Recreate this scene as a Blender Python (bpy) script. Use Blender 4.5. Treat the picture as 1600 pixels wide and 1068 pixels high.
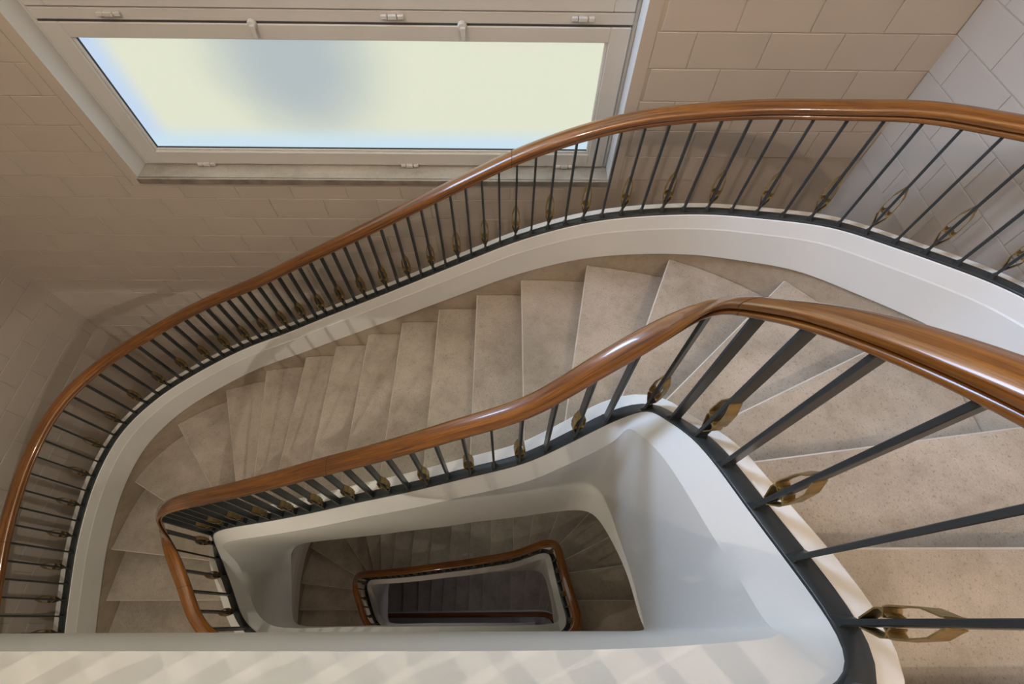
import bpy, bmesh, math, random
from mathutils import Vector, Matrix
random.seed(7)
for o in list(bpy.data.objects):
    bpy.data.objects.remove(o)
SC = bpy.context.scene
COL = SC.collection

# ------------------------------------------------------------------ camera, world, lights, exposure
Z0 = 13.6                         # height of the camera above the bottom of the stairwell
FPX = 735.3
cam_d = bpy.data.cameras.new('camera')
cam_d.sensor_width = 36.0
cam_d.lens = 36.0 * FPX / 1600.0
cam_d.clip_start = 0.02
cam = bpy.data.objects.new('camera', cam_d)
COL.objects.link(cam)
_p, _y, _r = 0.533107914, 0.0226766231, -0.022736883
def _rz(a): return Matrix(((math.cos(a), -math.sin(a), 0), (math.sin(a), math.cos(a), 0), (0, 0, 1)))
_rx = Matrix(((1, 0, 0), (0, math.cos(_p), math.sin(_p)), (0, -math.sin(_p), math.cos(_p))))
W2C = _rz(_r) @ _rx @ _rz(_y)
cam.matrix_world = Matrix.Translation((0, 0, Z0)) @ W2C.transposed().to_4x4()
SC.camera = cam

wd = bpy.data.worlds.new('world'); SC.world = wd; wd.use_nodes = True
wd.node_tree.nodes['Background'].inputs[0].default_value = (0.75, 0.85, 1.0, 1)
wd.node_tree.nodes['Background'].inputs[1].default_value = 0.6
SC.view_settings.view_transform = 'Standard'
SC.view_settings.look = 'None'
SC.view_settings.gamma = 1.0
SC.view_settings.use_curve_mapping = False
SC.view_settings.exposure = 0.0

def area(name, loc, target, sx, sy, power, col):
    l = bpy.data.lights.new(name, 'AREA'); l.shape = 'RECTANGLE'; l.size = sx; l.size_y = sy
    l.energy = power; l.color = col
    o = bpy.data.objects.new(name, l); COL.objects.link(o)
    o.location = loc
    o.rotation_euler = (Vector(target) - Vector(loc)).to_track_quat('-Z', 'Y').to_euler()
    return o
def bulb(name, loc, power, col, rad=0.08):
    l = bpy.data.lights.new(name, 'POINT'); l.energy = power; l.color = col; l.shadow_soft_size = rad
    o = bpy.data.objects.new(name, l); COL.objects.link(o); o.location = loc
    return o
DAY = (0.93, 1.0, 0.93)
SKY = (0.50, 0.68, 1.0)
WARM = (1.0, 0.83, 0.69)
# daylight through the tall window of each storey (top storey: the upper sash, above the frame of the picture)
area('window_daylight', (-0.95, 2.09, Z0 + 0.05), (0.4, 0.0, Z0 - 1.8), 2.0, 1.5, 8, DAY)
sky = area('window_skylight', (-1.50, 2.09, Z0 + 0.05), (1.8, 0.9, Z0 - 1.2), 1.0, 1.5, 26, SKY)
sky.data.spread = math.radians(75)
area('window_daylight', (-0.70, 2.09, Z0 - 4.45), (-0.5, 0.0, Z0 - 5.6), 2.0, 1.9, 10, (1.0, 0.97, 0.84))
area('window_daylight', (-0.70, 2.09, Z0 - 8.60), (-0.5, 0.0, Z0 - 9.8), 2.0, 1.9, 9, (0.9, 0.85, 0.95))
# two warm ceiling lamps over the top landing, one under each lower landing
bulb('landing_lamp', (-1.5, -.72, Z0 + 1.75), 74, WARM, 0.010)
bulb('well_fill', (-1.9, .6, Z0 + 1.9), 10, (1.0, 0.95, 0.84), 0.05)  # added fill over the well to brighten the fascias, not a real fixture
bulb('well_fill', (1.0, .6, Z0 + 1.9), 3, (1.0, 0.95, 0.88), 0.05)  # weaker added fill from the right, likewise without a fixture
bulb('landing_lamp', (1.1, -1.05, Z0 + 1.75), 76, WARM, 0.010)
bulb('landing_lamp', (-1.7, -.75, Z0 - 1.95), 38, (1.0, 0.93, 0.8), 0.01)
bulb('landing_lamp', (-1.7, -.75, Z0 - 6.2), 10, WARM, 0.03)

# ------------------------------------------------------------------ materials
def new_mat(name):
    m = bpy.data.materials.new(name); m.use_nodes = True
    nt = m.node_tree; b = nt.nodes['Principled BSDF']
    return m, nt, b
def node(nt, t, **kw):
    n = nt.nodes.new(t)
    for k, v in kw.items(): setattr(n, k, v)
    return n
def ramp(nt, src, stops):
    r = node(nt, 'ShaderNodeValToRGB')
    e = r.color_ramp.elements
    while len(e) > 1: e.remove(e[-1])
    e[0].position = stops[0][0]; e[0].color = (*stops[0][1], 1)
    for p, c in stops[1:]:
        x = e.new(p); x.color = (*c, 1)
    nt.links.new(src, r.inputs[0])
    return r
def obj_noise(nt, scale, detail=4, rough=0.55, mapscale=None, coord='Object'):
    tc = node(nt, 'ShaderNodeTexCoord'); n = node(nt, 'ShaderNodeTexNoise')
    n.inputs['Scale'].default_value = scale; n.inputs['Detail'].default_value = detail
    n.inputs['Roughness'].default_value = rough
    src = tc.outputs[coord]
    if mapscale:
        mp = node(nt, 'ShaderNodeMapping'); mp.inputs['Scale'].default_value = mapscale
        nt.links.new(src, mp.inputs[0]); src = mp.outputs[0]
    nt.links.new(src, n.inputs['Vector'])
    return n
def bump(nt, b, src, strength, dist=0.002):
    bp = node(nt, 'ShaderNodeBump'); bp.inputs['Strength'].default_value = strength; bp.inputs['Distance'].default_value = dist
    nt.links.new(src, bp.inputs['Height']); nt.links.new(bp.outputs[0], b.inputs['Normal'])
def mixc(nt, a, b_, fac, mode='MULTIPLY'):
    m = node(nt, 'ShaderNodeMix', data_type='RGBA', blend_type=mode)
    if isinstance(fac, float): m.inputs[0].default_value = fac
    else: nt.links.new(fac, m.inputs[0])
    for i, s in ((6, a), (7, b_)):
        if isinstance(s, tuple): m.inputs[i].default_value = (*s, 1)
        else: nt.links.new(s, m.inputs[i])
    return m.outputs[2]

def mat_plain(name, col, rough=0.6, var=0.08, scale=3.0, bmp=0.0, metal=0.0, coat=0.0):
    m, nt, b = new_mat(name)
    n = obj_noise(nt, scale)
    lo = tuple(c * (1 - var) for c in col); hi = tuple(min(1, c * (1 + var)) for c in col)
    r = ramp(nt, n.outputs['Fac'], [(0.3, lo), (0.7, hi)])
    nt.links.new(r.outputs[0], b.inputs['Base Color'])
    b.inputs['Roughness'].default_value = rough; b.inputs['Metallic'].default_value = metal
    if coat: b.inputs['Coat Weight'].default_value = coat; b.inputs['Coat Roughness'].default_value = 0.12
    if bmp:
        n2 = obj_noise(nt, 60); bump(nt, b, n2.outputs['Fac'], bmp)
    return m

def mat_tile():
    m, nt, b = new_mat('painted_wall_tile')
    n = obj_noise(nt, 1.4, 3)
    oi = node(nt, 'ShaderNodeObjectInfo')
    r = ramp(nt, n.outputs['Fac'], [(0.3, (0.485, 0.432, 0.372)), (0.7, (0.53, 0.475, 0.41))])
    r2 = ramp(nt, oi.outputs['Random'], [(0.0, (0.965, 0.965, 0.965)), (1.0, (1, 1, 1))])
    c = mixc(nt, r.outputs[0], r2.outputs[0], 1.0)
    nt.links.new(c, b.inputs['Base Color']); b.inputs['Roughness'].default_value = 0.42
    n2 = obj_noise(nt, 45); bump(nt, b, n2.outputs['Fac'], 0.25, 0.001)
    return m
def mat_stone(name, light, dark, pit=0.35, rough=0.5):
    m, nt, b = new_mat(name)
    n = obj_noise(nt, 2.6, 6, 0.6)
    base = ramp(nt, n.outputs['Fac'], [(0.28, dark), (0.62, light)])
    n2 = obj_noise(nt, 16, 6, 0.65)
    bl = ramp(nt, n2.outputs['Fac'], [(0.36, (0.88, 0.86, 0.83)), (0.52, (1, 1, 1))])
    c = mixc(nt, base.outputs[0], bl.outputs[0], 0.8)
    n3 = obj_noise(nt, 140, 3, 0.6, mapscale=(1.0, 0.7, 1))
    pt = ramp(nt, n3.outputs['Fac'], [(0.31, (0.36, 0.30, 0.25)), (0.42, (1, 1, 1))])
    c = mixc(nt, c, pt.outputs[0], pit)
    n4 = obj_noise(nt, 230, 2, 0.5)
    gr = ramp(nt, n4.outputs['Fac'], [(0.35, (0.84, 0.82, 0.8)), (0.65, (1.0, 1.0, 1.0))])
    c = mixc(nt, c, gr.outputs[0], 0.8)
    nt.links.new(c, b.inputs['Base Color'])
    rr = ramp(nt, n.outputs['Fac'], [(0.3, (rough + .12,) * 3), (0.7, (rough - .12,) * 3)])
    nt.links.new(rr.outputs[0], b.inputs['Roughness'])
    bump(nt, b, n3.outputs['Fac'], 0.35, 0.0015)
    return m
def mat_wood():
    m, nt, b = new_mat('varnished_wood')
    uv = node(nt, 'ShaderNodeUVMap'); mp = node(nt, 'ShaderNodeMapping'); mp.inputs['Scale'].default_value = (1.2, 42, 1)
    nt.links.new(uv.outputs[0], mp.inputs[0])
    n = node(nt, 'ShaderNodeTexNoise'); n.inputs['Scale'].default_value = 2.4; n.inputs['Detail'].default_value = 7
    n.inputs['Roughness'].default_value = 0.62; n.inputs['Distortion'].default_value = 0.8
    nt.links.new(mp.outputs[0], n.inputs['Vector'])
    r = ramp(nt, n.outputs['Fac'], [(0.30, (0.075, 0.024, 0.004)), (0.48, (0.19, 0.064, 0.007)), (0.66, (0.31, 0.118, 0.012))])
    mp2 = node(nt, 'ShaderNodeMapping'); mp2.inputs['Scale'].default_value = (9, 160, 1)
    nt.links.new(uv.outputs[0], mp2.inputs[0])
    n2 = node(nt, 'ShaderNodeTexNoise'); n2.inputs['Scale'].default_value = 2.0; n2.inputs['Detail'].default_value = 3
    nt.links.new(mp2.outputs[0], n2.inputs['Vector'])
    r2 = ramp(nt, n2.outputs['Fac'], [(0.33, (0.55, 0.5, 0.45)), (0.5, (1, 1, 1))])
    c = mixc(nt, r.outputs[0], r2.outputs[0], 0.7)
    n3 = obj_noise(nt, 1.3, 2)
    r3 = ramp(nt, n3.outputs['Fac'], [(0.35, (0.72, 0.66, 0.6)), (0.6, (1, 1, 1))])
    c = mixc(nt, c, r3.outputs[0], 0.8)
    nt.links.new(c, b.inputs['Base Color'])
    b.inputs['Roughness'].default_value = 0.32
    b.inputs['Coat Weight'].default_value = 0.9; b.inputs['Coat Roughness'].default_value = 0.07
    bump(nt, b, n2.outputs['Fac'], 0.12, 0.0006)
    return m
def mat_glass():
    # frosted pane lit from behind by the sky; the grey patch is a tree blurred behind the frosting
    m, nt, b = new_mat('frosted_lit_pane')
    geo = node(nt, 'ShaderNodeNewGeometry'); sep = node(nt, 'ShaderNodeSeparateXYZ')
    nt.links.new(geo.outputs['Position'], sep.inputs[0])
    def mr(src, a, b_, smooth=True):
        r = node(nt, 'ShaderNodeMapRange'); r.interpolation_type = 'SMOOTHERSTEP'
        r.inputs[1].default_value = a; r.inputs[2].default_value = b_
        nt.links.new(src, r.inputs[0]); return r.outputs[0]
    vd = node(nt, 'ShaderNodeVectorMath', operation='DISTANCE')
    nzp = obj_noise(nt, 1.5, 3)
    cm = node(nt, 'ShaderNodeVectorMath', operation='MULTIPLY'); nt.links.new(geo.outputs['Position'], cm.inputs[0]); cm.inputs[1].default_value = (1, 1, 0.8)
    nt.links.new(cm.outputs[0], vd.inputs[0]); vd.inputs[1].default_value = (-0.99, 2.27, (Z0 - 1.19) * 0.8)
    ad = node(nt, 'ShaderNodeMath', operation='MULTIPLY_ADD'); nt.links.new(nzp.outputs['Fac'], ad.inputs[0]); ad.inputs[1].default_value = 0.3; nt.links.new(vd.outputs['Value'], ad.inputs[2])
    blob = mr(ad.outputs[0], 0.22, 0.75)
    low = mr(sep.outputs[2], Z0 - 1.73, Z0 - 1.56)
    left = mr(sep.outputs[0], -1.95, -1.77)
    c = mixc(nt, (0.50, 0.58, 0.60), (0.86, 0.89, 0.70), blob, 'MIX')
    c = mixc(nt, (0.62, 0.78, 1.0), c, left, 'MIX')
    c = mixc(nt, (0.66, 0.86, 1.0), c, low, 'MIX')
    n2 = obj_noise(nt, 220, 2)
    g = ramp(nt, n2.outputs['Fac'], [(0.35, (0.96, 0.96, 0.96)), (0.65, (1, 1, 1))])
    c = mixc(nt, c, g.outputs[0], 0.7)
    b.inputs['Base Color'].default_value = (0.05, 0.05, 0.05, 1); b.inputs['Roughness'].default_value = 0.5
    nt.links.new(c, b.inputs['Emission Color']); b.inputs['Emission Strength'].default_value = 0.86
    return m

M_TILE = mat_tile()
M_GROUT = mat_plain('wall_joint', (0.46, 0.40, 0.33), 0.7)
M_WALL = mat_plain('painted_wall', (0.54, 0.46, 0.385), 0.5)
M_WHITE = mat_plain('white_painted_plaster', (0.72, 0.72, 0.695), 0.38, 0.03, 1.6, 0.12)
M_CEIL = mat_plain('ceiling_paint', (0.72, 0.70, 0.66), 0.7, 0.02)
M_STEP = mat_stone('limestone_step', (0.53, 0.475, 0.405), (0.35, 0.305, 0.245), 0.55, 0.42)
M_NOSE = mat_plain('lit_nosing_edge', (0.60, 0.545, 0.47), 0.45, 0.08, 14)  # paler tone paints in the light caught by the nosing bevel
M_SKIRT = mat_stone('limestone_skirting', (0.47, 0.40, 0.31), (0.33, 0.265, 0.19), 0.3)
M_IRON = mat_plain('dark_grey_painted_iron', (0.028, 0.033, 0.035), 0.36, 0.15, 8, 0.15)
M_BRASS = mat_plain('aged_brass', (0.30, 0.205, 0.075), 0.42, 0.4, 30, 0.3, metal=0.55)
M_WOOD = mat_wood()
M_JOINT = mat_plain('dark_wood_joint', (0.05, 0.02, 0.008), 0.6)
M_FRAME = mat_plain('window_frame_paint', (0.57, 0.565, 0.54), 0.45, 0.02)
M_REVEAL = mat_plain('window_reveal_plaster', (0.66, 0.67, 0.66), 0.5, 0.02)
M_SILL = mat_stone('window_sill_stone', (0.50, 0.48, 0.43), (0.30, 0.28, 0.24), 0.3)
M_SILLEDGE = mat_plain('weathered_sill_edge', (0.22, 0.19, 0.16), 0.7, 0.3, 12)
M_DARK = mat_plain('dark_gap', (0.05, 0.05, 0.05), 0.8)
M_GLASS = mat_glass()
M_FLOOR = mat_plain('hall_floor', (0.25, 0.2, 0.17), 0.6, 0.2, 2)

# ------------------------------------------------------------------ helpers
def W(x, y, h): return Vector((x, y, Z0 - h))
def link(name, me, mat, parent=None):
    for mm in (mat if isinstance(mat, (list, tuple)) else [mat]): me.materials.append(mm)
    o = bpy.data.objects.new(name, me); COL.objects.link(o)
    if parent is not None:
        o.parent = parent
        o.location = -world_loc(parent)
    return o
def world_loc(o):
    l = Vector(o.location)
    while o.parent is not None:
        o = o.parent; l += Vector(o.location)
    return l
def mesh_from(verts, faces, name, smooth=False, uvs=None):
    me = bpy.data.meshes.new(name)
    me.from_pydata([tuple(v) for v in verts], [], faces); me.update()
    if uvs:
        ul = me.uv_layers.new(name='UVMap')
        for poly in me.polygons:
            for li, k in zip(poly.loop_indices, range(len(poly.vertices))):
                ul.data[li].uv = uvs[poly.index][k]
    if smooth:
        for p in me.polygons: p.use_smooth = True
    return me
def autosmooth(o, ang=35):
    me = o.data
    for p in me.polygons: p.use_smooth = True
    bm = bmesh.new(); bm.from_mesh(me)
    for e in bm.edges:
        if len(e.link_faces) == 2 and e.calc_face_angle(0) > math.radians(ang): e.smooth = False
        elif len(e.link_faces) != 2: e.smooth = False
    bm.to_mesh(me); bm.free()
def fixn(me):
    bm = bmesh.new(); bm.from_mesh(me); bmesh.ops.recalc_face_normals(bm, faces=bm.faces); bm.to_mesh(me); bm.free()
def empty(name, loc, label, cat, group=None):
    o = bpy.data.objects.new(name, None); COL.objects.link(o); o.location = loc
    o.empty_display_size = 0.2
    o['label'] = label; o['category'] = cat
    if group: o['group'] = group
    return o
def boxes_mesh(name, boxes, bevel=0.0):
    bm = bmesh.new()
    for (x0, x1, y0, y1, z0, z1) in boxes:
        r = bmesh.ops.create_cube(bm, size=1)
        for v in r['verts']:
            v.co = Vector(((x0 + x1) / 2 + v.co.x * (x1 - x0), (y0 + y1) / 2 + v.co.y * (y1 - y0), (z0 + z1) / 2 + v.co.z * (z1 - z0)))
    if bevel: bmesh.ops.bevel(bm, geom=bm.edges[:], offset=bevel, segments=1, affect='EDGES')
    me = bpy.data.meshes.new(name); bm.to_mesh(me); bm.free()
    return me
def box(name, x0, x1, y0, y1, z0, z1, mat, parent=None, bevel=0.0):
    return link(name, boxes_mesh(name, [(x0, x1, y0, y1, z0, z1)], bevel), mat, parent)
def structure(o, label, cat):
    o['kind'] = 'structure'; o['label'] = label; o['category'] = cat; return o

def spline(ctrl, step=0.025, smooth=6):
    """Catmull-Rom through control tuples, resampled evenly in plan, lightly smoothed."""
    P = [list(c) for c in ctrl]; n = len(P); dense = []
    for i in range(n - 1):
        p1, p2 = P[i], P[i + 1]
        p0 = P[i - 1] if i > 0 else [2 * a - b for a, b in zip(p1, p2)]
        p3 = P[i + 2] if i + 2 < n else [2 * b - a for a, b in zip(p1, p2)]
        def dd(a, b): return max(1e-4, math.hypot(a[0] - b[0], a[1] - b[1]) ** 0.5)
        t0 = 0; t1 = t0 + dd(p0, p1); t2 = t1 + dd(p1, p2); t3 = t2 + dd(p2, p3)
        m = max(4, int(math.hypot(p1[0] - p2[0], p1[1] - p2[1]) / 0.006))
        for j in range(m):
            t = t1 + (t2 - t1) * j / m; q = []
            for k in range(len(p0)):
                A1 = (t1 - t) / (t1 - t0) * p0[k] + (t - t0) / (t1 - t0) * p1[k]
                A2 = (t2 - t) / (t2 - t1) * p1[k] + (t - t1) / (t2 - t1) * p2[k]
                A3 = (t3 - t) / (t3 - t2) * p2[k] + (t - t2) / (t3 - t2) * p3[k]
                B1 = (t2 - t) / (t2 - t0) * A1 + (t - t0) / (t2 - t0) * A2
                B2 = (t3 - t) / (t3 - t1) * A2 + (t - t1) / (t3 - t1) * A3
                q.append((t2 - t) / (t2 - t1) * B1 + (t - t1) / (t2 - t1) * B2)
            dense.append(q)
    dense.append(P[-1])
    out = [dense[0]]; acc = 0
    for a, b in zip(dense[:-1], dense[1:]):
        d = math.hypot(a[0] - b[0], a[1] - b[1]); 
        while d > 0 and acc + d >= step:
            f = (step - acc) / d
            a = [u + (v - u) * f for u, v in zip(a, b)]
            out.append(a); d = math.hypot(a[0] - b[0], a[1] - b[1]); acc = 0
        acc += d
    out.append(dense[-1])
    for it in range(smooth):
        out = [out[0]] + [[(a + 2 * b + c) / 4 for a, b, c in zip(out[i - 1], out[i], out[i + 1])] for i in range(1, len(out) - 1)] + [out[-1]]
    return out
def normals(C):
    N = []
    for i in range(len(C)):
        a = C[max(0, i - 1)]; b = C[min(len(C) - 1, i + 1)]
        dx, dy = b[0] - a[0], b[1] - a[1]; l = math.hypot(dx, dy) or 1
        N.append((dy / l, -dx / l))
    return N
def sweep(name, C, N, prof, mat, parent, smooth_ang=35, caps=True):
    """prof(i) -> list of (n, h) closed loop; n outward from the curve, h depth below the camera."""
    V = []; F = []; UV = []; L = None; s = 0; S = []
    for i, c in enumerate(C):
        if i: s += math.hypot(c[0] - C[i - 1][0], c[1] - C[i - 1][1])
        S.append(s)
        pr = prof(i); L = len(pr)
        for q in pr:
            if len(q) == 3: V.append(W(*q))
            else: V.append(W(c[0] + N[i][0] * q[0], c[1] + N[i][1] * q[0], q[1]))
    pr0 = prof(0); per = [0]
    for k in range(L): per.append(per[-1] + math.hypot(pr0[k][0] - pr0[(k + 1) % L][0], pr0[k][1] - pr0[(k + 1) % L][1]))
    for i in range(len(C) - 1):
        for k in range(L):
            k2 = (k + 1) % L
            F.append((i * L + k, (i + 1) * L + k, (i + 1) * L + k2, i * L + k2))
            UV.append([(S[i], per[k]), (S[i + 1], per[k]), (S[i + 1], per[k + 1]), (S[i], per[k + 1])])
    if caps:
        F.append(tuple(range(L))); UV.append([(0, 0)] * L)
        F.append(tuple((len(C) - 1) * L + k for k in reversed(range(L)))); UV.append([(0, 0)] * L)
    me = mesh_from(V, F, name, uvs=UV); fixn(me)
    o = link(name, me, mat, parent); autosmooth(o, smooth_ang)
    return o

# ------------------------------------------------------------------ plan of the stair (metres from the camera; h = depth below it)
RIS = 0.163; NST = 25; STO = RIS * NST + 0.03
CURB = 0.37
def T(k): return 1.40 + (k - 1) * RIS
IN_K = {0: (.66, -.13), 1: (.65, .17), 2: (.60, .43), 3: (.59, .55), 4: (.58, .72), 5: (.475, .75), 6: (.265, .72), 7: (.09, .68), 8: (-.2, .645), 9: (-.48, .625),
        10: (-.765, .605), 11: (-1.05, .59), 12: (-1.335, .58), 13: (-1.62, .575), 14: (-1.81, .575), 15: (-1.94, .57), 16: (-2.04, .56), 17: (-2.13, .50), 18: (-2.14, .39),
        19: (-2.08, .14), 20: (-2.02, -.11), 21: (-1.80, -.20), 22: (-1.25, -.21), 23: (-.60, -.21), 24: (.05, -.21)}
OUT_K = {0: (1.84, -.13), 1: (1.84, .17), 2: (1.84, .585), 3: (1.79, 1.10), 4: (1.42, 1.49), 5: (.93, 1.78), 6: (.485, 1.85), 7: (.09, 1.86), 8: (-.2, 1.86), 9: (-.47, 1.855),
         10: (-.755, 1.85), 11: (-1.04, 1.85), 12: (-1.33, 1.84), 13: (-1.62, 1.83), 14: (-2.0, 1.79), 15: (-2.39, 1.70), 16: (-2.82, 1.46), 17: (-3.10, 1.0), 18: (-3.20, .5),
         19: (-3.20, .14), 20: (-3.20, -.20), 21: (-2.70, -1.20), 22: (-1.45, -1.28), 23: (-.60, -1.28), 24: (.25, -1.28)}
# inner curve: x, y, top-of-string depth, baluster spacing, bottom edge of the fascia (x, y, depth), extra height of the handrail, width of the sloping ledge
IN_C = [(.585, .0, .945, .110, .553, -.02, 2.23, .055, .055), (.545, .20, 1.05, .110, .545, .17, 2.35, .05, .05), (.515, .40, 1.18, .100, .525, .325, 2.50, .01, .05), (.508, .53, 1.36, .112, .51, .44, 2.66, .035, .05),
        (.49, .64, 1.52, .114, .473, .533, 2.80, .05, .05), (.42, .672, 1.68, .112, .408, .576, 3.0, .035, .05), (.26, .640, 1.85, .112, .246, .594, 3.2, .035, .05), (.09, .605, 2.01, .110, .04, .593, 3.35, .012, .05),
        (-.2, .575, 2.17, .105, -.226, .588, 3.48, .0, .05), (-.48, .552, 2.334, .100, -.42, .58, 3.60, 0, .05), (-.77, .536, 2.497, .098, -.71, .574, 3.75, 0, .05), (-1.05, .518, 2.66, .094, -.99, .57, 3.92, 0, .05),
        (-1.34, .505, 2.823, .090, -1.29, .567, 4.08, 0, .05), (-1.62, .50, 2.99, .086, -1.545, .565, 4.22, 0, .05), (-1.80, .505, 3.16, .082, -1.725, .565, 4.35, 0, .05), (-1.93, .50, 3.33, .080, -1.83, .553, 4.46, 0, .05),
        (-2.01, .46, 3.52, .085, -1.915, .52, 4.60, 0, .05), (-2.05, .38, 3.70, .110, -1.95, .42, 4.75, 0, .05), (-2.01, .20, 3.88, .116, -1.96, .228, 4.90, 0, .05), (-1.95, .02, 4.01, .116, -1.97, .078, 5.02, 0, .05),
        (-1.90, -.06, 4.09, .116, -1.968, .0, 5.10, 0, .06), (-1.80, -.125, 4.16, .116, -1.93, -.04, 5.20, 0, .07), (-1.2, -.14, 4.35, .10, -1.2, -.0425, 5.40, 0, .075), (-.4, -.14, 4.59, .10, -.4, -.045, 5.70, 0, .075), (.30, -.138, 4.83, .10, .30, -.048, 6.0, 0, .075)]
# continuation into the right-hand flight of the next storey
def near_corner(off, e=.03):
    return [(.50, -.117, .895 + off, .11, .50, -.045, 2.14 + off, e, .07), (.555, -.085, .905 + off, .11, .548, -.042, 2.16 + off, e, .065), (.58, -.04, .925 + off, .11, .553, -.034, 2.20 + off, .04, .06)]
OUT_C = [(1.84, -1.20, .87), (1.84, -.13, .88), (1.84, .17, 1.03), (1.84, .58, 1.193), (1.835, .85, 1.28), (1.79, 1.03, 1.345), (1.69, 1.165, 1.39), (1.57, 1.315, 1.445), (1.42, 1.475, 1.505), (1.21, 1.62, 1.60), (.97, 1.74, 1.69), (.485, 1.845, 1.845), (.09, 1.86, 2.008), (-.2, 1.86, 2.171),
         (-.755, 1.855, 2.497), (-1.33, 1.845, 2.823), (-1.62, 1.835, 2.986), (-2.0, 1.79, 3.149), (-2.39, 1.68, 3.312), (-2.72, 1.50, 3.42), (-2.97, 1.25, 3.52), (-3.12, .95, 3.65), (-3.19, .55, 3.80), (-3.20, .14, 3.96),
         (-3.20, -.20, 4.10), (-3.16, -.7, 4.22)]
OUTS = spline(OUT_C, 0.03)
NOUT = normals(OUTS)

def nearest(C, p):
    return min(range(len(C)), key=lambda i: (C[i][0] - p[0]) ** 2 + (C[i][1] - p[1]) ** 2)

# ------------------------------------------------------------------ the room: walls of glazed tiles, floor, ceiling
YB, XL, XR, YF = 2.157, -3.47, 1.93, -1.45
HTOP, HBOT = -2.1, 13.6
TH, TW = 0.1567, 0.3182
H0 = 1.0477                                   # depth of one bed joint, measured in the photograph
WX0, WX1, WH1 = -2.082, 0.575, 1.837           # window opening in the back wall
def wall_mesh(name, quads, mat):
    V = []; F = []
    for q in quads:
        F.append(tuple(range(len(V), len(V) + 4))); V += [Vector(v) for v in q]
    return link(name, mesh_from(V, F, name), mat)
def zz(h): return Z0 - h
HUP = -0.95                                  # top of the window opening
wb_q = []
for (x0, x1, h0, h1) in ((XL, WX0, HTOP, HBOT), (WX1, XR, HTOP, HBOT), (WX0, WX1, WH1, HBOT), (WX0, WX1, HTOP, HUP)):
    wb_q.append(((x0, YB, zz(h0)), (x1, YB, zz(h0)), (x1, YB, zz(h1)), (x0, YB, zz(h1))))
    wb_q.append(((x0, YB + .25, zz(h0)), (x1, YB + .25, zz(h0)), (x1, YB + .25, zz(h1)), (x0, YB + .25, zz(h1))))
wall_back = structure(wall_mesh('wall_back', wb_q, M_GROUT), 'beige painted tiled wall with the wide frosted window', 'wall')
wall_left = structure(box('wall_left', XL - .25, XL, YF, YB + .25, 0, zz(HTOP), M_GROUT), 'beige tiled wall in shade on the left of the stairwell', 'wall')
wall_right = structure(box('wall_right', XR, XR + .25, YF, YB + .25, 0, zz(HTOP), M_GROUT), 'beige tiled wall on the right beyond the upper balustrade', 'wall')
wall_front = structure(box('wall_front', XL - .25, XR + .25, YF - .25, YF, 0, zz(HTOP), M_WALL), 'plain painted wall behind the near landing', 'wall')
ceiling = structure(box('ceiling', XL - .25, XR + .25, YF - .25, YB + .25, zz(HTOP), zz(HTOP) + .2, M_CEIL), 'plain off-white ceiling over the stairwell', 'ceiling')
floor = structure(box('floor', XL - .25, XR + .25, YF - .25, YB + .25, -.2, 0, M_FLOOR), 'dark hall floor at the foot of the stairwell', 'floor')

GAP, TD = 0.0045, 0.004
_tile_cache = {}
def tile_mesh(w, h, axis):
    key = (round(w, 3), round(h, 3), axis)
    if key not in _tile_cache:
        a, b, c = w / 2, h / 2, 0.0018
        # front face slightly smaller than the back: a chamfered rim; local x across, local z up, local y out of the wall
        V = [(-a, 0, -b), (a, 0, -b), (a, 0, b), (-a, 0, b), (-a, TD * .6, -b), (a, TD * .6, -b), (a, TD * .6, b), (-a, TD * .6, b),
             (-a + c, TD, -b + c), (a - c, TD, -b + c), (a - c, TD, b - c), (-a + c, TD, b - c)]
        F = [(8, 9, 10, 11)]
        for i in range(4):
            j = (i + 1) % 4
            F += [(i, j, 4 + j, 4 + i), (4 + i, 4 + j, 8 + j, 8 + i)]
        me = mesh_from(V, F, 'wall_tile'); fixn(me); me.materials.append(M_TILE)
        _tile_cache[key] = me
    return _tile_cache[key]
def put_tile(parent, c, rotz, w, h, axis):
    o = bpy.data.objects.new('wall_tile', tile_mesh(w, h, axis)); COL.objects.link(o)
    o.parent = parent; o.location = Vector(c) - world_loc(parent); o.rotation_euler = (0, 0, rotz)
def outer_T(x, y):
    i = nearest(OUTS, (x, y)); return OUTS[i][2] + CURB
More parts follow.
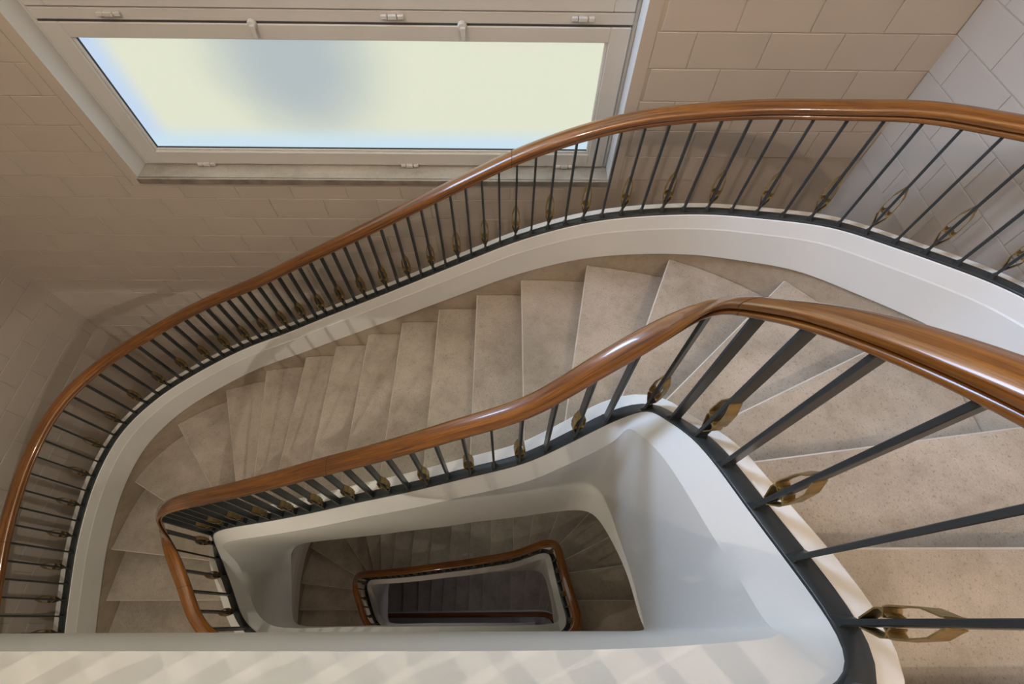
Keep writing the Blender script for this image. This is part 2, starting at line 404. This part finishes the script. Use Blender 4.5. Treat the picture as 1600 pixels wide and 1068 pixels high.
def grid_wall(parent, kind, u0, u1, rows, phase, exc=None, vis=None):
    """u runs along the wall; rows are course numbers counted from H0."""
    n = 0
    for r in rows:
        ha, hb = H0 + r * TH, H0 + (r + 1) * TH
        off = phase + (TW / 2 if r % 2 else 0)
        k0 = math.floor((u0 - off) / TW); k1 = math.ceil((u1 - off) / TW)
        for k in range(k0, k1):
            a, b = off + k * TW, off + (k + 1) * TW
            spans = [(max(a, u0), min(b, u1), ha, hb)]
            if exc:
                new = []
                for (a_, b_, p, q) in spans:
                    ex0, ex1, ehb = exc
                    if p >= ehb or b_ <= ex0 or a_ >= ex1: new.append((a_, b_, p, q)); continue
                    if q > ehb and ex0 < b_ and a_ < ex1: 
                        new.append((max(a_, ex0) if a_ >= ex0 else a_, b_, ehb, q)); 
                        if a_ < ex0: new.append((a_, ex0, p, ehb)); new[-2] = (a_, b_, ehb, q)
                        if b_ > ex1: new.append((ex1, b_, p, ehb))
                        continue
                    if a_ < ex0: new.append((a_, ex0, p, q))
                    if b_ > ex1: new.append((ex1, b_, p, q))
                spans = new
            for (a_, b_, p, q) in spans:
                w, h = b_ - a_ - GAP, q - p - GAP
                if w < 0.015 or h < 0.012: continue
                uc, hc = (a_ + b_) / 2, (p + q) / 2
                if vis and not vis(uc, p, q): continue
                if kind == 'back': put_tile(parent, (uc, YB, zz(hc)), math.pi, w, h, kind)
                elif kind == 'left': put_tile(parent, (XL, uc, zz(hc)), -math.pi / 2, w, h, kind)
                else: put_tile(parent, (XR, uc, zz(hc)), math.pi / 2, w, h, kind)
                n += 1
    return n
BAND = 0.062
nb = grid_wall(wall_back, 'back', XL, XR, range(-2, 18), 1.1295, (WX0 - BAND, WX1 + BAND, WH1 + BAND), lambda u, p, q: p < outer_T(u, 1.9) - .33)
nl = grid_wall(wall_left, 'left', -.6, YB, range(7, 23), YB - .10, None, lambda u, p, q: p < outer_T(-3.2, u) - .33)
nr = grid_wall(wall_right, 'right', .2, YB, range(-4, 8), YB - .12, None, lambda u, p, q: p < outer_T(1.7, u) - .33)
print('tiles', nb, nl, nr)
# flat rendered band round the window opening
band = [(WX0 - BAND + GAP / 2, WX0, YB - TD, YB, zz(WH1 + BAND - GAP / 2), zz(HUP)), (WX1, WX1 + BAND - GAP / 2, YB - TD, YB, zz(WH1 + BAND - GAP / 2), zz(HUP)),
        (WX0, WX1, YB - TD, YB, zz(WH1 + BAND - GAP / 2), zz(WH1))]
link('window_surround_band', boxes_mesh('band', band), M_TILE, wall_back)

# ------------------------------------------------------------------ window
win = structure(bpy.data.objects.new('window_1', None), 'wide grey-white framed window with frosted panes above the stone sill', 'window')
COL.objects.link(win); win.location = (-.7, YB, zz(WH1))
YW = YB + 0.112
box('window_sill', WX0, WX1, YB - .012, YW + .02, zz(WH1) - .028, zz(WH1), M_SILL, win, .002)
box('sill_edge', WX0 - .004, WX1 + .012, YB - .017, YB - .011, zz(WH1) - .034, zz(WH1) - .002, M_SILLEDGE, win)
link('reveal', boxes_mesh('reveal', [(WX0 - .012, WX0 + .001, YB - .003, YB + .24, zz(WH1), zz(HUP)), (WX1 - .001, WX1 + .012, YB - .003, YB + .24, zz(WH1), zz(HUP)), (WX0, WX1, YB - .003, YB + .24, zz(HUP), zz(HUP) + .012)]), M_REVEAL, win)
def frame_rect(name, x0, x1, h0, h1, w, y0, y1, mat, parent, bev=.004, wt=None, wb=None):
    wt = wt or w; wb = wb or w
    bs = [(x0, x0 + w, y0, y1, zz(h1), zz(h0)), (x1 - w, x1, y0, y1, zz(h1), zz(h0)), (x0 + w, x1 - w, y0, y1, zz(h0) - wt, zz(h0)), (x0 + w, x1 - w, y0, y1, zz(h1), zz(h1) + wb)]
    return link(name, boxes_mesh(name, bs, bev), mat, parent)
HT = 1.0775                                   # joint between the lower casement and the transom
frame_rect('window_frame', WX0, WX1, HUP, WH1, .020, YW - .004, YW + .06, M_FRAME, win)
box('transom', WX0 + .02, WX1 - .02, YW - .008, YW + .06, zz(HT), zz(HT) + .050, M_FRAME, win, .004)
cz = frame_rect('lower_casement', WX0 + .024, WX1 - .024, HT + .006, WH1 - .012, .092, YW - .014, YW + .045, M_FRAME, win, .004, .066, .080)
box('casement_joint', WX0 + .03, WX1 - .03, YW - .009, YW, zz(HT) - .006, zz(HT) + .001, M_DARK, win)
link('glazing_bead', boxes_mesh('bead', [(WX0 + .116, WX0 + .130, YW - .003, YW + .02, zz(WH1 - .09), zz(HT + .072)), (WX1 - .130, WX1 - .116, YW - .003, YW + .02, zz(WH1 - .09), zz(HT + .072)),
      (WX0 + .13, WX1 - .13, YW - .003, YW + .02, zz(WH1 - .09), zz(WH1 - .105))], .002), M_REVEAL, win)
link('glass_seal', boxes_mesh('seal', [(WX0 + .130, WX0 + .134, YW + .004, YW + .012, zz(WH1 - .105), zz(HT + .072)), (WX0 + .13, WX1 - .13, YW + .004, YW + .012, zz(WH1 - .105), zz(WH1 - .109))]), M_DARK, win)
box('lower_pane', WX0 + .11, WX1 - .11, YW + .012, YW + .018, zz(WH1 - .085), zz(HT + .07), M_GLASS, win)
frame_rect('upper_casement', WX0 + .024, WX1 - .024, HUP + .03, HT - .055, .092, YW - .014, YW + .045, M_FRAME, win, .004)
box('upper_pane', WX0 + .11, WX1 - .11, YW + .012, YW + .018, zz(HT - .14), zz(HUP + .12), M_GLASS, win)
def hinge(x, h):
    o = link('hinge', boxes_mesh('hinge', [(x - .05, x - .022, YW - .026, YW - .008, zz(h) - .009, zz(h) + .009), (x - .019, x + .019, YW - .028, YW - .008, zz(h) - .010, zz(h) + .010), (x + .022, x + .05, YW - .026, YW - .008, zz(h) - .009, zz(h) + .009)], .003), M_FRAME, win)
for hx in (-1.72, -.50, .33): hinge(hx, HT - .030)
for hx in (-1.72, -.56, .33): hinge(hx, WH1 - .014)
def latch(x):
    bm = bmesh.new()
    bmesh.ops.create_cone(bm, cap_ends=True, segments=16, radius1=.022, radius2=.018, depth=.02, matrix=Matrix.Translation((x, YW - .022, zz(HT) - .004)) @ Matrix.Rotation(math.pi / 2, 4, 'X'))
    r = bmesh.ops.create_cube(bm, size=1)
    for v in r['verts']: v.co = Vector((x + .004 + v.co.x * .018 * (1.3 if v.co.z > 0 else .9), YW - .038 + v.co.y * .014, zz(HT) - .026 + v.co.z * .052))
    bmesh.ops.bevel(bm, geom=[e for e in bm.edges], offset=.002, segments=1, affect='EDGES')
    me = bpy.data.meshes.new('latch'); bm.to_mesh(me); bm.free(); link('latch', me, M_FRAME, win)
latch(-1.12); latch(-.20)

# ------------------------------------------------------------------ staircases
def inner_curve(off, first):
    if first:
        pre = [(x, -.14 + (.01 if x > .3 else 0), .87, .11, x, -.039, 2.15, 0, .078) for x in (-3.20, -2.0, -.8, .2, .40)]
        pre += [(.50, -.113, .875, .11, .50, -.039, 2.15, .0, .07), (.555, -.085, .885, .11, .548, -.038, 2.16, .03, .065), (.58, -.04, .915, .11, .553, -.03, 2.19, .05, .06)]
    else:
        pre = near_corner(off)
    pts = pre + [(a, b, h + off, s, bx, by, bh + off, e, w) for (a, b, h, s, bx, by, bh, e, w) in IN_C]
    pts.append(near_corner(off + STO, 0)[0])
    return spline(pts, 0.025, 5)

def step_mesh(k, off, CI, NI, CO, bottom=.26, kmap=(IN_K, OUT_K)):
    """tread k lies between nosing k-1 (upper) and nosing k (lower)"""
    IK, OK = kmap
    def ends(kk):
        if kk in IK: return IK[kk], OK[kk]
        return IK[kk % NST], OK[kk % NST]
    (ia, oa), (ib, ob) = ends(k - 1), ends(k)
    i0, i1 = nearest(CI, ia), nearest(CI, ib); o0, o1 = nearest(CO, oa), nearest(CO, ob)
    inner = [Vector((c[0] , c[1])) for c in CI[i0:i1 + 1]] or [Vector(ia)]
    outer = [Vector((c[0], c[1])) for c in CO[o0:o1 + 1]] or [Vector(oa)]
    if len(inner) < 2: inner = [Vector(ia), Vector(ib)]
    if len(outer) < 2: outer = [Vector(oa), Vector(ob)]
    inner[0] = Vector(ia); inner[-1] = Vector(ib); outer[0] = Vector(oa); outer[-1] = Vector(ob)
    return inner, outer

def build_steps(parent, off, ks, CI, CO, mat, kmap=(IN_K, OUT_K), hover=.022):
    for k in ks:
        inner, outer = step_mesh(k, off, CI, None, CO, kmap=kmap)
        # nosing pushed forward, rear tucked under the step above
        fi, fo = inner[-1], outer[-1]
        d = (fo - fi).normalized(); fwd = Vector((-d.y, d.x))
        # forward = descending direction
        mid = (inner[0] + outer[0]) / 2; 
        if (((fi + fo) / 2) - mid).dot(fwd) < 0: fwd = -fwd
        loop = [p.copy() for p in inner] + [p.copy() for p in reversed(outer)]
        nI = len(inner)
        bi, bo = inner[0], outer[0]; db = (bo - bi).normalized(); bk = Vector((-db.y, db.x))
        if (mid - (fi + fo) / 2).dot(bk) < 0: bk = -bk
        loop[0] = loop[0] + bk * .03; loop[-1] = loop[-1] + bk * .03
        h = T(k) + off
        V = []; F = []
        def ring(pts, hh): 
            s = len(V); V.extend(W(p.x, p.y, hh) for p in pts); return s
        front = (nI - 1, nI)
        def shifted(a):
            r = [p.copy() for p in loop]
            for j in front: r[j] = r[j] + fwd * a
            return r
        rings = [ring(shifted(-.006), h), ring(shifted(0), h + .005), ring(shifted(0), h + .040), ring(shifted(-hover), h + .046), ring(shifted(-hover), h + .30)]
        L = len(loop)
        F.append(tuple(range(L)))
        for a, b in zip(rings[:-1], rings[1:]):
            for j in range(L):
                j2 = (j + 1) % L
                F.append((a + j, a + j2, b + j2, b + j))
        F.append(tuple(rings[-1] + j for j in reversed(range(L))))
        me = mesh_from(V, F, 'step'); fixn(me)
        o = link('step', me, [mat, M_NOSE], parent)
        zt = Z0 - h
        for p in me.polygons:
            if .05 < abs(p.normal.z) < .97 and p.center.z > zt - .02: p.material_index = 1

def offset_curve(C, N, d):
    return [[c[0] + n[0] * d, c[1] + n[1] * d] + list(c[2:]) for c, n in zip(C, N)]

def inner_string(parent, C, N):
    """curb with a sloping ledge towards the well, then the deep fascia down to its bottom edge"""
    def prof(i):
        c = C[i]; h = c[2]; nx, ny = N[i]
        def q(n, hh): return (c[0] + nx * n, c[1] + ny * n, hh)
        w = c[8]
        dr = .135 - .06 * max(0.0, min(1.0, (w - .055) / .02))      # flatter on the landing side
        led = q(-.022 - w, h + dr); bot = (c[4], c[5], c[6])
        m1 = tuple(a + (b - a) * .12 for a, b in zip(led, bot)); m2 = tuple(a + (b - a) * .5 for a, b in zip(led, bot))
        tx, ty = -ny, nx
        return [q(-.022, h + .003), q(-.018, h), q(.071, h), q(.075, h + .004), q(.075, h + .8), (bot[0] + nx * .09, bot[1] + ny * .09, bot[2]), (bot[0] + nx * .006, bot[1] + ny * .006, bot[2]), (bot[0], bot[1], bot[2] - .008),
                m2, m1, q(-.022 - w * .97, h + dr - .010), q(-.022 - w * .5, h + dr * .48)]
    return sweep('inner_string', C, N, prof, M_WHITE, parent, 26)

_bal = None
def baluster_mesh(hgt=.54):
    bm = bmesh.new()
    w, t = .016, .005
    for (z0, z1, a, b) in ((-.006, hgt, w, t),):
        r = bmesh.ops.create_cube(bm, size=1)
        for v in r['verts']: v.co = Vector((v.co.x * 2 * a, v.co.y * 2 * b, z0 if v.co.z < 0 else z1))
    bmesh.ops.bevel(bm, geom=[e for e in bm.edges if abs(e.verts[0].co.z - e.verts[1].co.z) > .1], offset=.0015, segments=1, affect='EDGES')
    # small weld collar at the foot
    r = bmesh.ops.create_cube(bm, size=1)
    for v in r['verts']:
        s = 1.35 if v.co.z < 0 else 1.02
        v.co = Vector((v.co.x * 2 * w * s * .98, v.co.y * 2 * t * (2.2 if v.co.z < 0 else 1.05), -.006 if v.co.z < 0 else .012))
    me = bpy.data.meshes.new('baluster'); bm.to_mesh(me); bm.free(); me.materials.append(M_IRON)
    return me
def ornament_mesh():
    """pair of folded brass strips clasping the bar: a lower and an upper loop stepped at the collar"""
    V = []; F = []
    th = .0026
    lower = [(.0052, 0), (.0060, .004), (.0180, .042), (.0185, .052), (.0072, .066), (.0062, .070)]
    upper = [(.0062, .060), (.0195, .066), (.0205, .078), (.0175, .126), (.0165, .138), (.0062, .168), (.0052, .174)]
    for sgn in (1, -1):
        for path, w in ((lower, .0130), (upper, .0145)):
            s0 = len(V); n = len(path)
            for i, (y, z) in enumerate(path):
                a = path[max(0, i - 1)]; b = path[min(n - 1, i + 1)]
                dy, dz = b[0] - a[0], b[1] - a[1]; l = math.hypot(dy, dz); ny, nz = dz / l, -dy / l
                zo = .004 * (1 if sgn > 0 else 0)
                for (oy, oz) in ((0, 0), (ny * th, nz * th)):
                    for x in (-w, w): V.append(Vector((x, sgn * (y + oy), z + oz + zo)))
            for i in range(n - 1):
                a, b = s0 + i * 4, s0 + (i + 1) * 4
                F += [(a, b, b + 1, a + 1), (a + 2, a + 3, b + 3, b + 2), (a, a + 2, b + 2, b), (a + 1, b + 1, b + 3, a + 3)]
            F += [(s0, s0 + 1, s0 + 3, s0 + 2), (s0 + n * 4 - 4, s0 + n * 4 - 2, s0 + n * 4 - 1, s0 + n * 4 - 3)]
    me = mesh_from(V, F, 'ornament'); fixn(me); me.materials.append(M_BRASS)
    return me
BAL_H = .535
ME_BAL = baluster_mesh(BAL_H); ME_ORN = ornament_mesh()
RAIL_B = .528                                # rail underside above the string top
RAIL_PROF = []                               # (n, up from underside)
def _rp():
    pts = []
    for a in range(-90, 76, 15):                 # lower bead
        pts.append((.016 + .0135 * math.cos(math.radians(a)), .0125 + .0125 * math.sin(math.radians(a))))
    pts += [(.0225, .0255), (.0225, .029), (.033, .031)]
    for a in range(-30, 91, 10):                 # rounded top
        pts.append((.039 * math.cos(math.radians(a)) if a > -30 else .036, .043 + .024 * math.sin(math.radians(a))))
    left = [(-n, z) for (n, z) in reversed(pts) if abs(n) > 1e-6]
    return pts + left
RAIL_PROF = _rp()

def ex(c):
    if len(c) > 7: return c[7]
    return -.026 * max(0.0, min(1.0, (c[0] - .6) / .7))     # the wall-side rail sinks a little towards the landing
def balustrade(parent, C, N, bar0, anchor, knot0, i_range, rail=True, spacing=None, joints=()):
    """base rail, handrail and balusters along a curve; bar0 = offset of the bar's inner edge"""
    a, b = i_range
    Cs, Ns = C[a:b], N[a:b]
    bc = bar0 + .0225
    sweep('base_rail', Cs, Ns, lambda i: [(bar0, Cs[i][2] + .0005), (bar0, Cs[i][2] - .008), (bar0 + .002, Cs[i][2] - .010), (bar0 + .043, Cs[i][2] - .010), (bar0 + .045, Cs[i][2] - .008), (bar0 + .045, Cs[i][2] + .0005)], M_IRON, parent, 50)
    if rail:
        sweep('handrail', Cs, Ns, lambda i: [(bc + n, Cs[i][2] - RAIL_B - ex(Cs[i]) - z) for (n, z) in RAIL_PROF], M_WOOD, parent, 40)
        for (jx, jy) in joints:
            ji = nearest(Cs, (jx, jy))
            J = [[u + (v - u) * t for u, v in zip(Cs[ji], Cs[ji + 1])] for t in (.35, .45)]
            sweep('rail_joint', J, [Ns[ji]] * 2, lambda i: [(bc + n * 1.012, J[i][2] - RAIL_B - ex(J[i]) - .033 - (z - .033) * 1.015) for (n, z) in RAIL_PROF], M_JOINT, parent, 40)
    S = [0]
    for i in range(1, len(Cs)): S.append(S[-1] + math.hypot(Cs[i][0] - Cs[i - 1][0], Cs[i][1] - Cs[i - 1][1]))
    def at(s):
        if s <= 0 or s >= S[-1]: return None
        lo = 0
        while S[lo + 1] < s: lo += 1
        f = (s - S[lo]) / (S[lo + 1] - S[lo])
        c = [u + (v - u) * f for u, v in zip(Cs[lo], Cs[lo + 1])]
        n = (Ns[lo][0] * (1 - f) + Ns[lo + 1][0] * f, Ns[lo][1] * (1 - f) + Ns[lo + 1][1] * f)
        return c, n
    s_anchor = S[nearest(Cs, anchor)]
    pl = parent_loc = world_loc(parent)
    def place(s, knot):
        r = at(s)
        if r is None: return
        c, n = r
        o = bpy.data.objects.new('baluster', ME_BAL); COL.objects.link(o); o.parent = parent
        p = W(c[0] + n[0] * bc, c[1] + n[1] * bc, c[2] - .010)
        o.location = p - pl; o.rotation_euler = (0, 0, math.atan2(n[1], n[0]))
        f = (BAL_H + ex(c)) / BAL_H; o.scale = (1, 1, f)
        if knot:
            q = bpy.data.objects.new('ornament', ME_ORN); COL.objects.link(q); q.parent = o; q.location = (0, 0, .052 / f); q.scale = (1, 1, 1 / f)
    def sp(s):
        if spacing: return spacing(at(s)[0])
        return at(s)[0][3]
    s = s_anchor; kn = knot0; cnt = 0
    while 0 < s < S[-1]:
        place(s, kn); s += sp(s); kn = not kn
    s = s_anchor; kn = knot0
    while True:
        s -= sp(max(s, 1e-3) if at(s) else s_anchor); kn = not kn
        if s <= 0: break
        place(s, kn)

# --- upper staircase (the one seen nearest)
st1 = empty('staircase', W(0.6, -.1, 4.4), 'nearest flight of pale limestone steps winding down right to left under the camera', 'staircase')
CI = inner_curve(0, True); NI = normals(CI)
CIs = offset_curve(CI, NI, .070)
inner_string(st1, CI, NI)
i_y0 = nearest(CI, (.585, 0))
st_start = min(i for i in range(len(CI)) if CI[i][1] > -.09 and CI[i][0] > .5)
build_steps(st1, 0, range(1, 25), CIs[st_start - 4:], OUTS, M_STEP)
# outer string: white upper part, stone skirting below
def outer_string(parent, off, C, N):
    hh = lambda i: C[i][2] + off
    def wd(i):
        w = .085
        if N[i][0] > 1e-3: w = min(w, (XR - .003 - C[i][0]) / N[i][0])
        if N[i][0] < -1e-3: w = min(w, (XL + .003 - C[i][0]) / N[i][0])
        return w
    sweep('outer_string', C, N, lambda i: [(-.004, hh(i) + .004), (0, hh(i)), (wd(i), hh(i)), (wd(i), hh(i) + .6), (.02, hh(i) + .6), (.02, hh(i) + .283), (-.012, hh(i) + .283), (-.019, hh(i) + .276), (-.019, hh(i) + .085), (-.016, hh(i) + .078)], M_WHITE, parent, 12)
    sweep('skirting', C, N, lambda i: [(.004, hh(i) + .275), (.03, hh(i) + .275), (.03, hh(i) + .72), (.004, hh(i) + .72)], M_SKIRT, parent, 40)
outer_string(st1, 0, OUTS, NOUT)
def soffit(parent, off, C, N, Cout):
    """plastered underside joining the inner fascia to the outer wall"""
    V = []; F = []; n = 0; last = 0
    pairs = []
    for k in range(0, 21):
        a = IN_K[k]; b = OUT_K[k]
        ii = nearest(C, a); oi = nearest(Cout, b)
        pairs.append((Vector((C[ii][0] + N[ii][0] * .07, C[ii][1] + N[ii][1] * .07)), C[ii][6] - .03, Vector((Cout[oi][0] + .05 * NOUT[oi][0], Cout[oi][1] + .05 * NOUT[oi][1])), Cout[oi][2] + off + CURB + .50))
    for (p, hp, q, hq) in pairs:
        V += [W(p.x, p.y, hp), W(q.x, q.y, hq)]
    for i in range(len(pairs) - 1): F.append((2 * i, 2 * i + 1, 2 * i + 3, 2 * i + 2))
    link('soffit', mesh_from(V, F, 'soffit'), M_WHITE, parent)
soffit(st1, 0, CI[st_start:], NI[st_start:], OUTS)
# top landing slab on the near side, where the photographer stands
lnd = link('landing', boxes_mesh('landing', [(XL + .01, .64, YF + .01, -.025 - .13, zz(T(0)) - .30, zz(T(0))), (.64, XR - .01, YF + .01, -.152, zz(T(0)) - .30, zz(T(0)))], 0), M_STEP, st1)

bl1 = empty('balustrade', W(.58, 0, .945), 'nearest balustrade round the open well, its thick brown handrail filling the right edge', 'balustrade', None)
balustrade(bl1, CI, NI, -.022, (.585, -.008), True, (0, len(CI)), joints=((.508, .53), (-.72, .53), (-2.0, .18)))
bl0 = empty('balustrade', W(0, 1.86, 2.05), 'wall-side balustrade curving below the frosted window above the steps', 'balustrade', None)
def sp_out(c):
    x, y = c[0], c[1]
    if x > .9: return .104
    if x > -.2: return .084 + (.100 - .084) * (x + .2) / 1.1
    if x > -1.8: return .082
    if x > -2.6: return .082 + (.100 - .082) * (-1.8 - x) / .8
    return .102
balustrade(bl0, OUTS, NOUT, .0, (1.68, 1.255), True, (6, len(OUTS)), spacing=sp_out, joints=((.02, 1.86), (-3.2, .45)))

# --- middle staircase, one storey down
st2 = empty('staircase', W(0.6, -.1, 8.4), 'second staircase down, dim steps seen through the first opening of the well', 'staircase')
CI2 = inner_curve(STO, False); NI2 = normals(CI2)
inner_string(st2, CI2, NI2)
build_steps(st2, STO, range(0, 25), offset_curve(CI2, NI2, .070), OUTS, M_STEP, kmap=({**IN_K, -1: (.60, -.19)}, {**OUT_K, -1: (1.2, -1.28)}))
outer_string(st2, STO, OUTS, NOUT)
soffit(st2, STO, CI2, NI2, OUTS)
bl2 = empty('balustrade', W(.58, 0, .945 + STO), 'middle balustrade one storey down, small rounded rectangle of brown handrail', 'balustrade', None)
balustrade(bl2, CI2, NI2, -.022, (.585, -.008), True, (0, len(CI2)))

# --- lowest staircase: narrower well, its rail crossing close to the near side
OFF3 = 2 * STO
st3 = empty('staircase', W(0.6, -.1, 12.4), 'lowest dark staircase at the bottom of the well with patches of light', 'staircase')
IN3 = [(.82, -.40, .80), (.82, -.12, .95), (.80, .0, 1.05), (.72, .065, 1.40), (.55, .08, 1.62), (.30, .08, 1.80), (.09, .08, 2.008), (-.77, .08, 2.497), (-1.62, .08, 2.99), (-2.3, .08, 3.40), (-3.1, .08, 3.8)]
C3 = spline([(a, b, h + OFF3, .10, a - (.2 if a > .75 else 0), b - .15, h + OFF3 + 1.0, 0, .13) for (a, b, h) in IN3], .03); N3 = normals(C3)
k3 = {0: (.89, -.13), 1: (.87, .0), 2: (.85, .06), 3: (.82, .10), 4: (.74, .14), 5: (.62, .15), 6: (.35, .155), 7: (.09, .155), 8: (-.2, .155), 9: (-.48, .155), 10: (-.765, .155), 11: (-1.05, .155),
      12: (-1.335, .155), 13: (-1.62, .155), 14: (-1.9, .155), 15: (-2.25, .155), 16: (-2.6, .155), 17: (-3.0, .155)}
build_steps(st3, OFF3, range(1, 18), offset_curve(C3, N3, .070), OUTS, M_STEP, kmap=(k3, OUT_K))
inner_string(st3, C3, N3)
outer_string(st3, OFF3, OUTS, NOUT)
bl3 = empty('balustrade', W(.8, 0, 1.0 + OFF3), 'lowest balustrade at the very bottom of the well, straight brown rail over white string', 'balustrade', None)
balustrade(bl3, C3, N3, -.022, (.09, .08), True, (0, len(C3)))
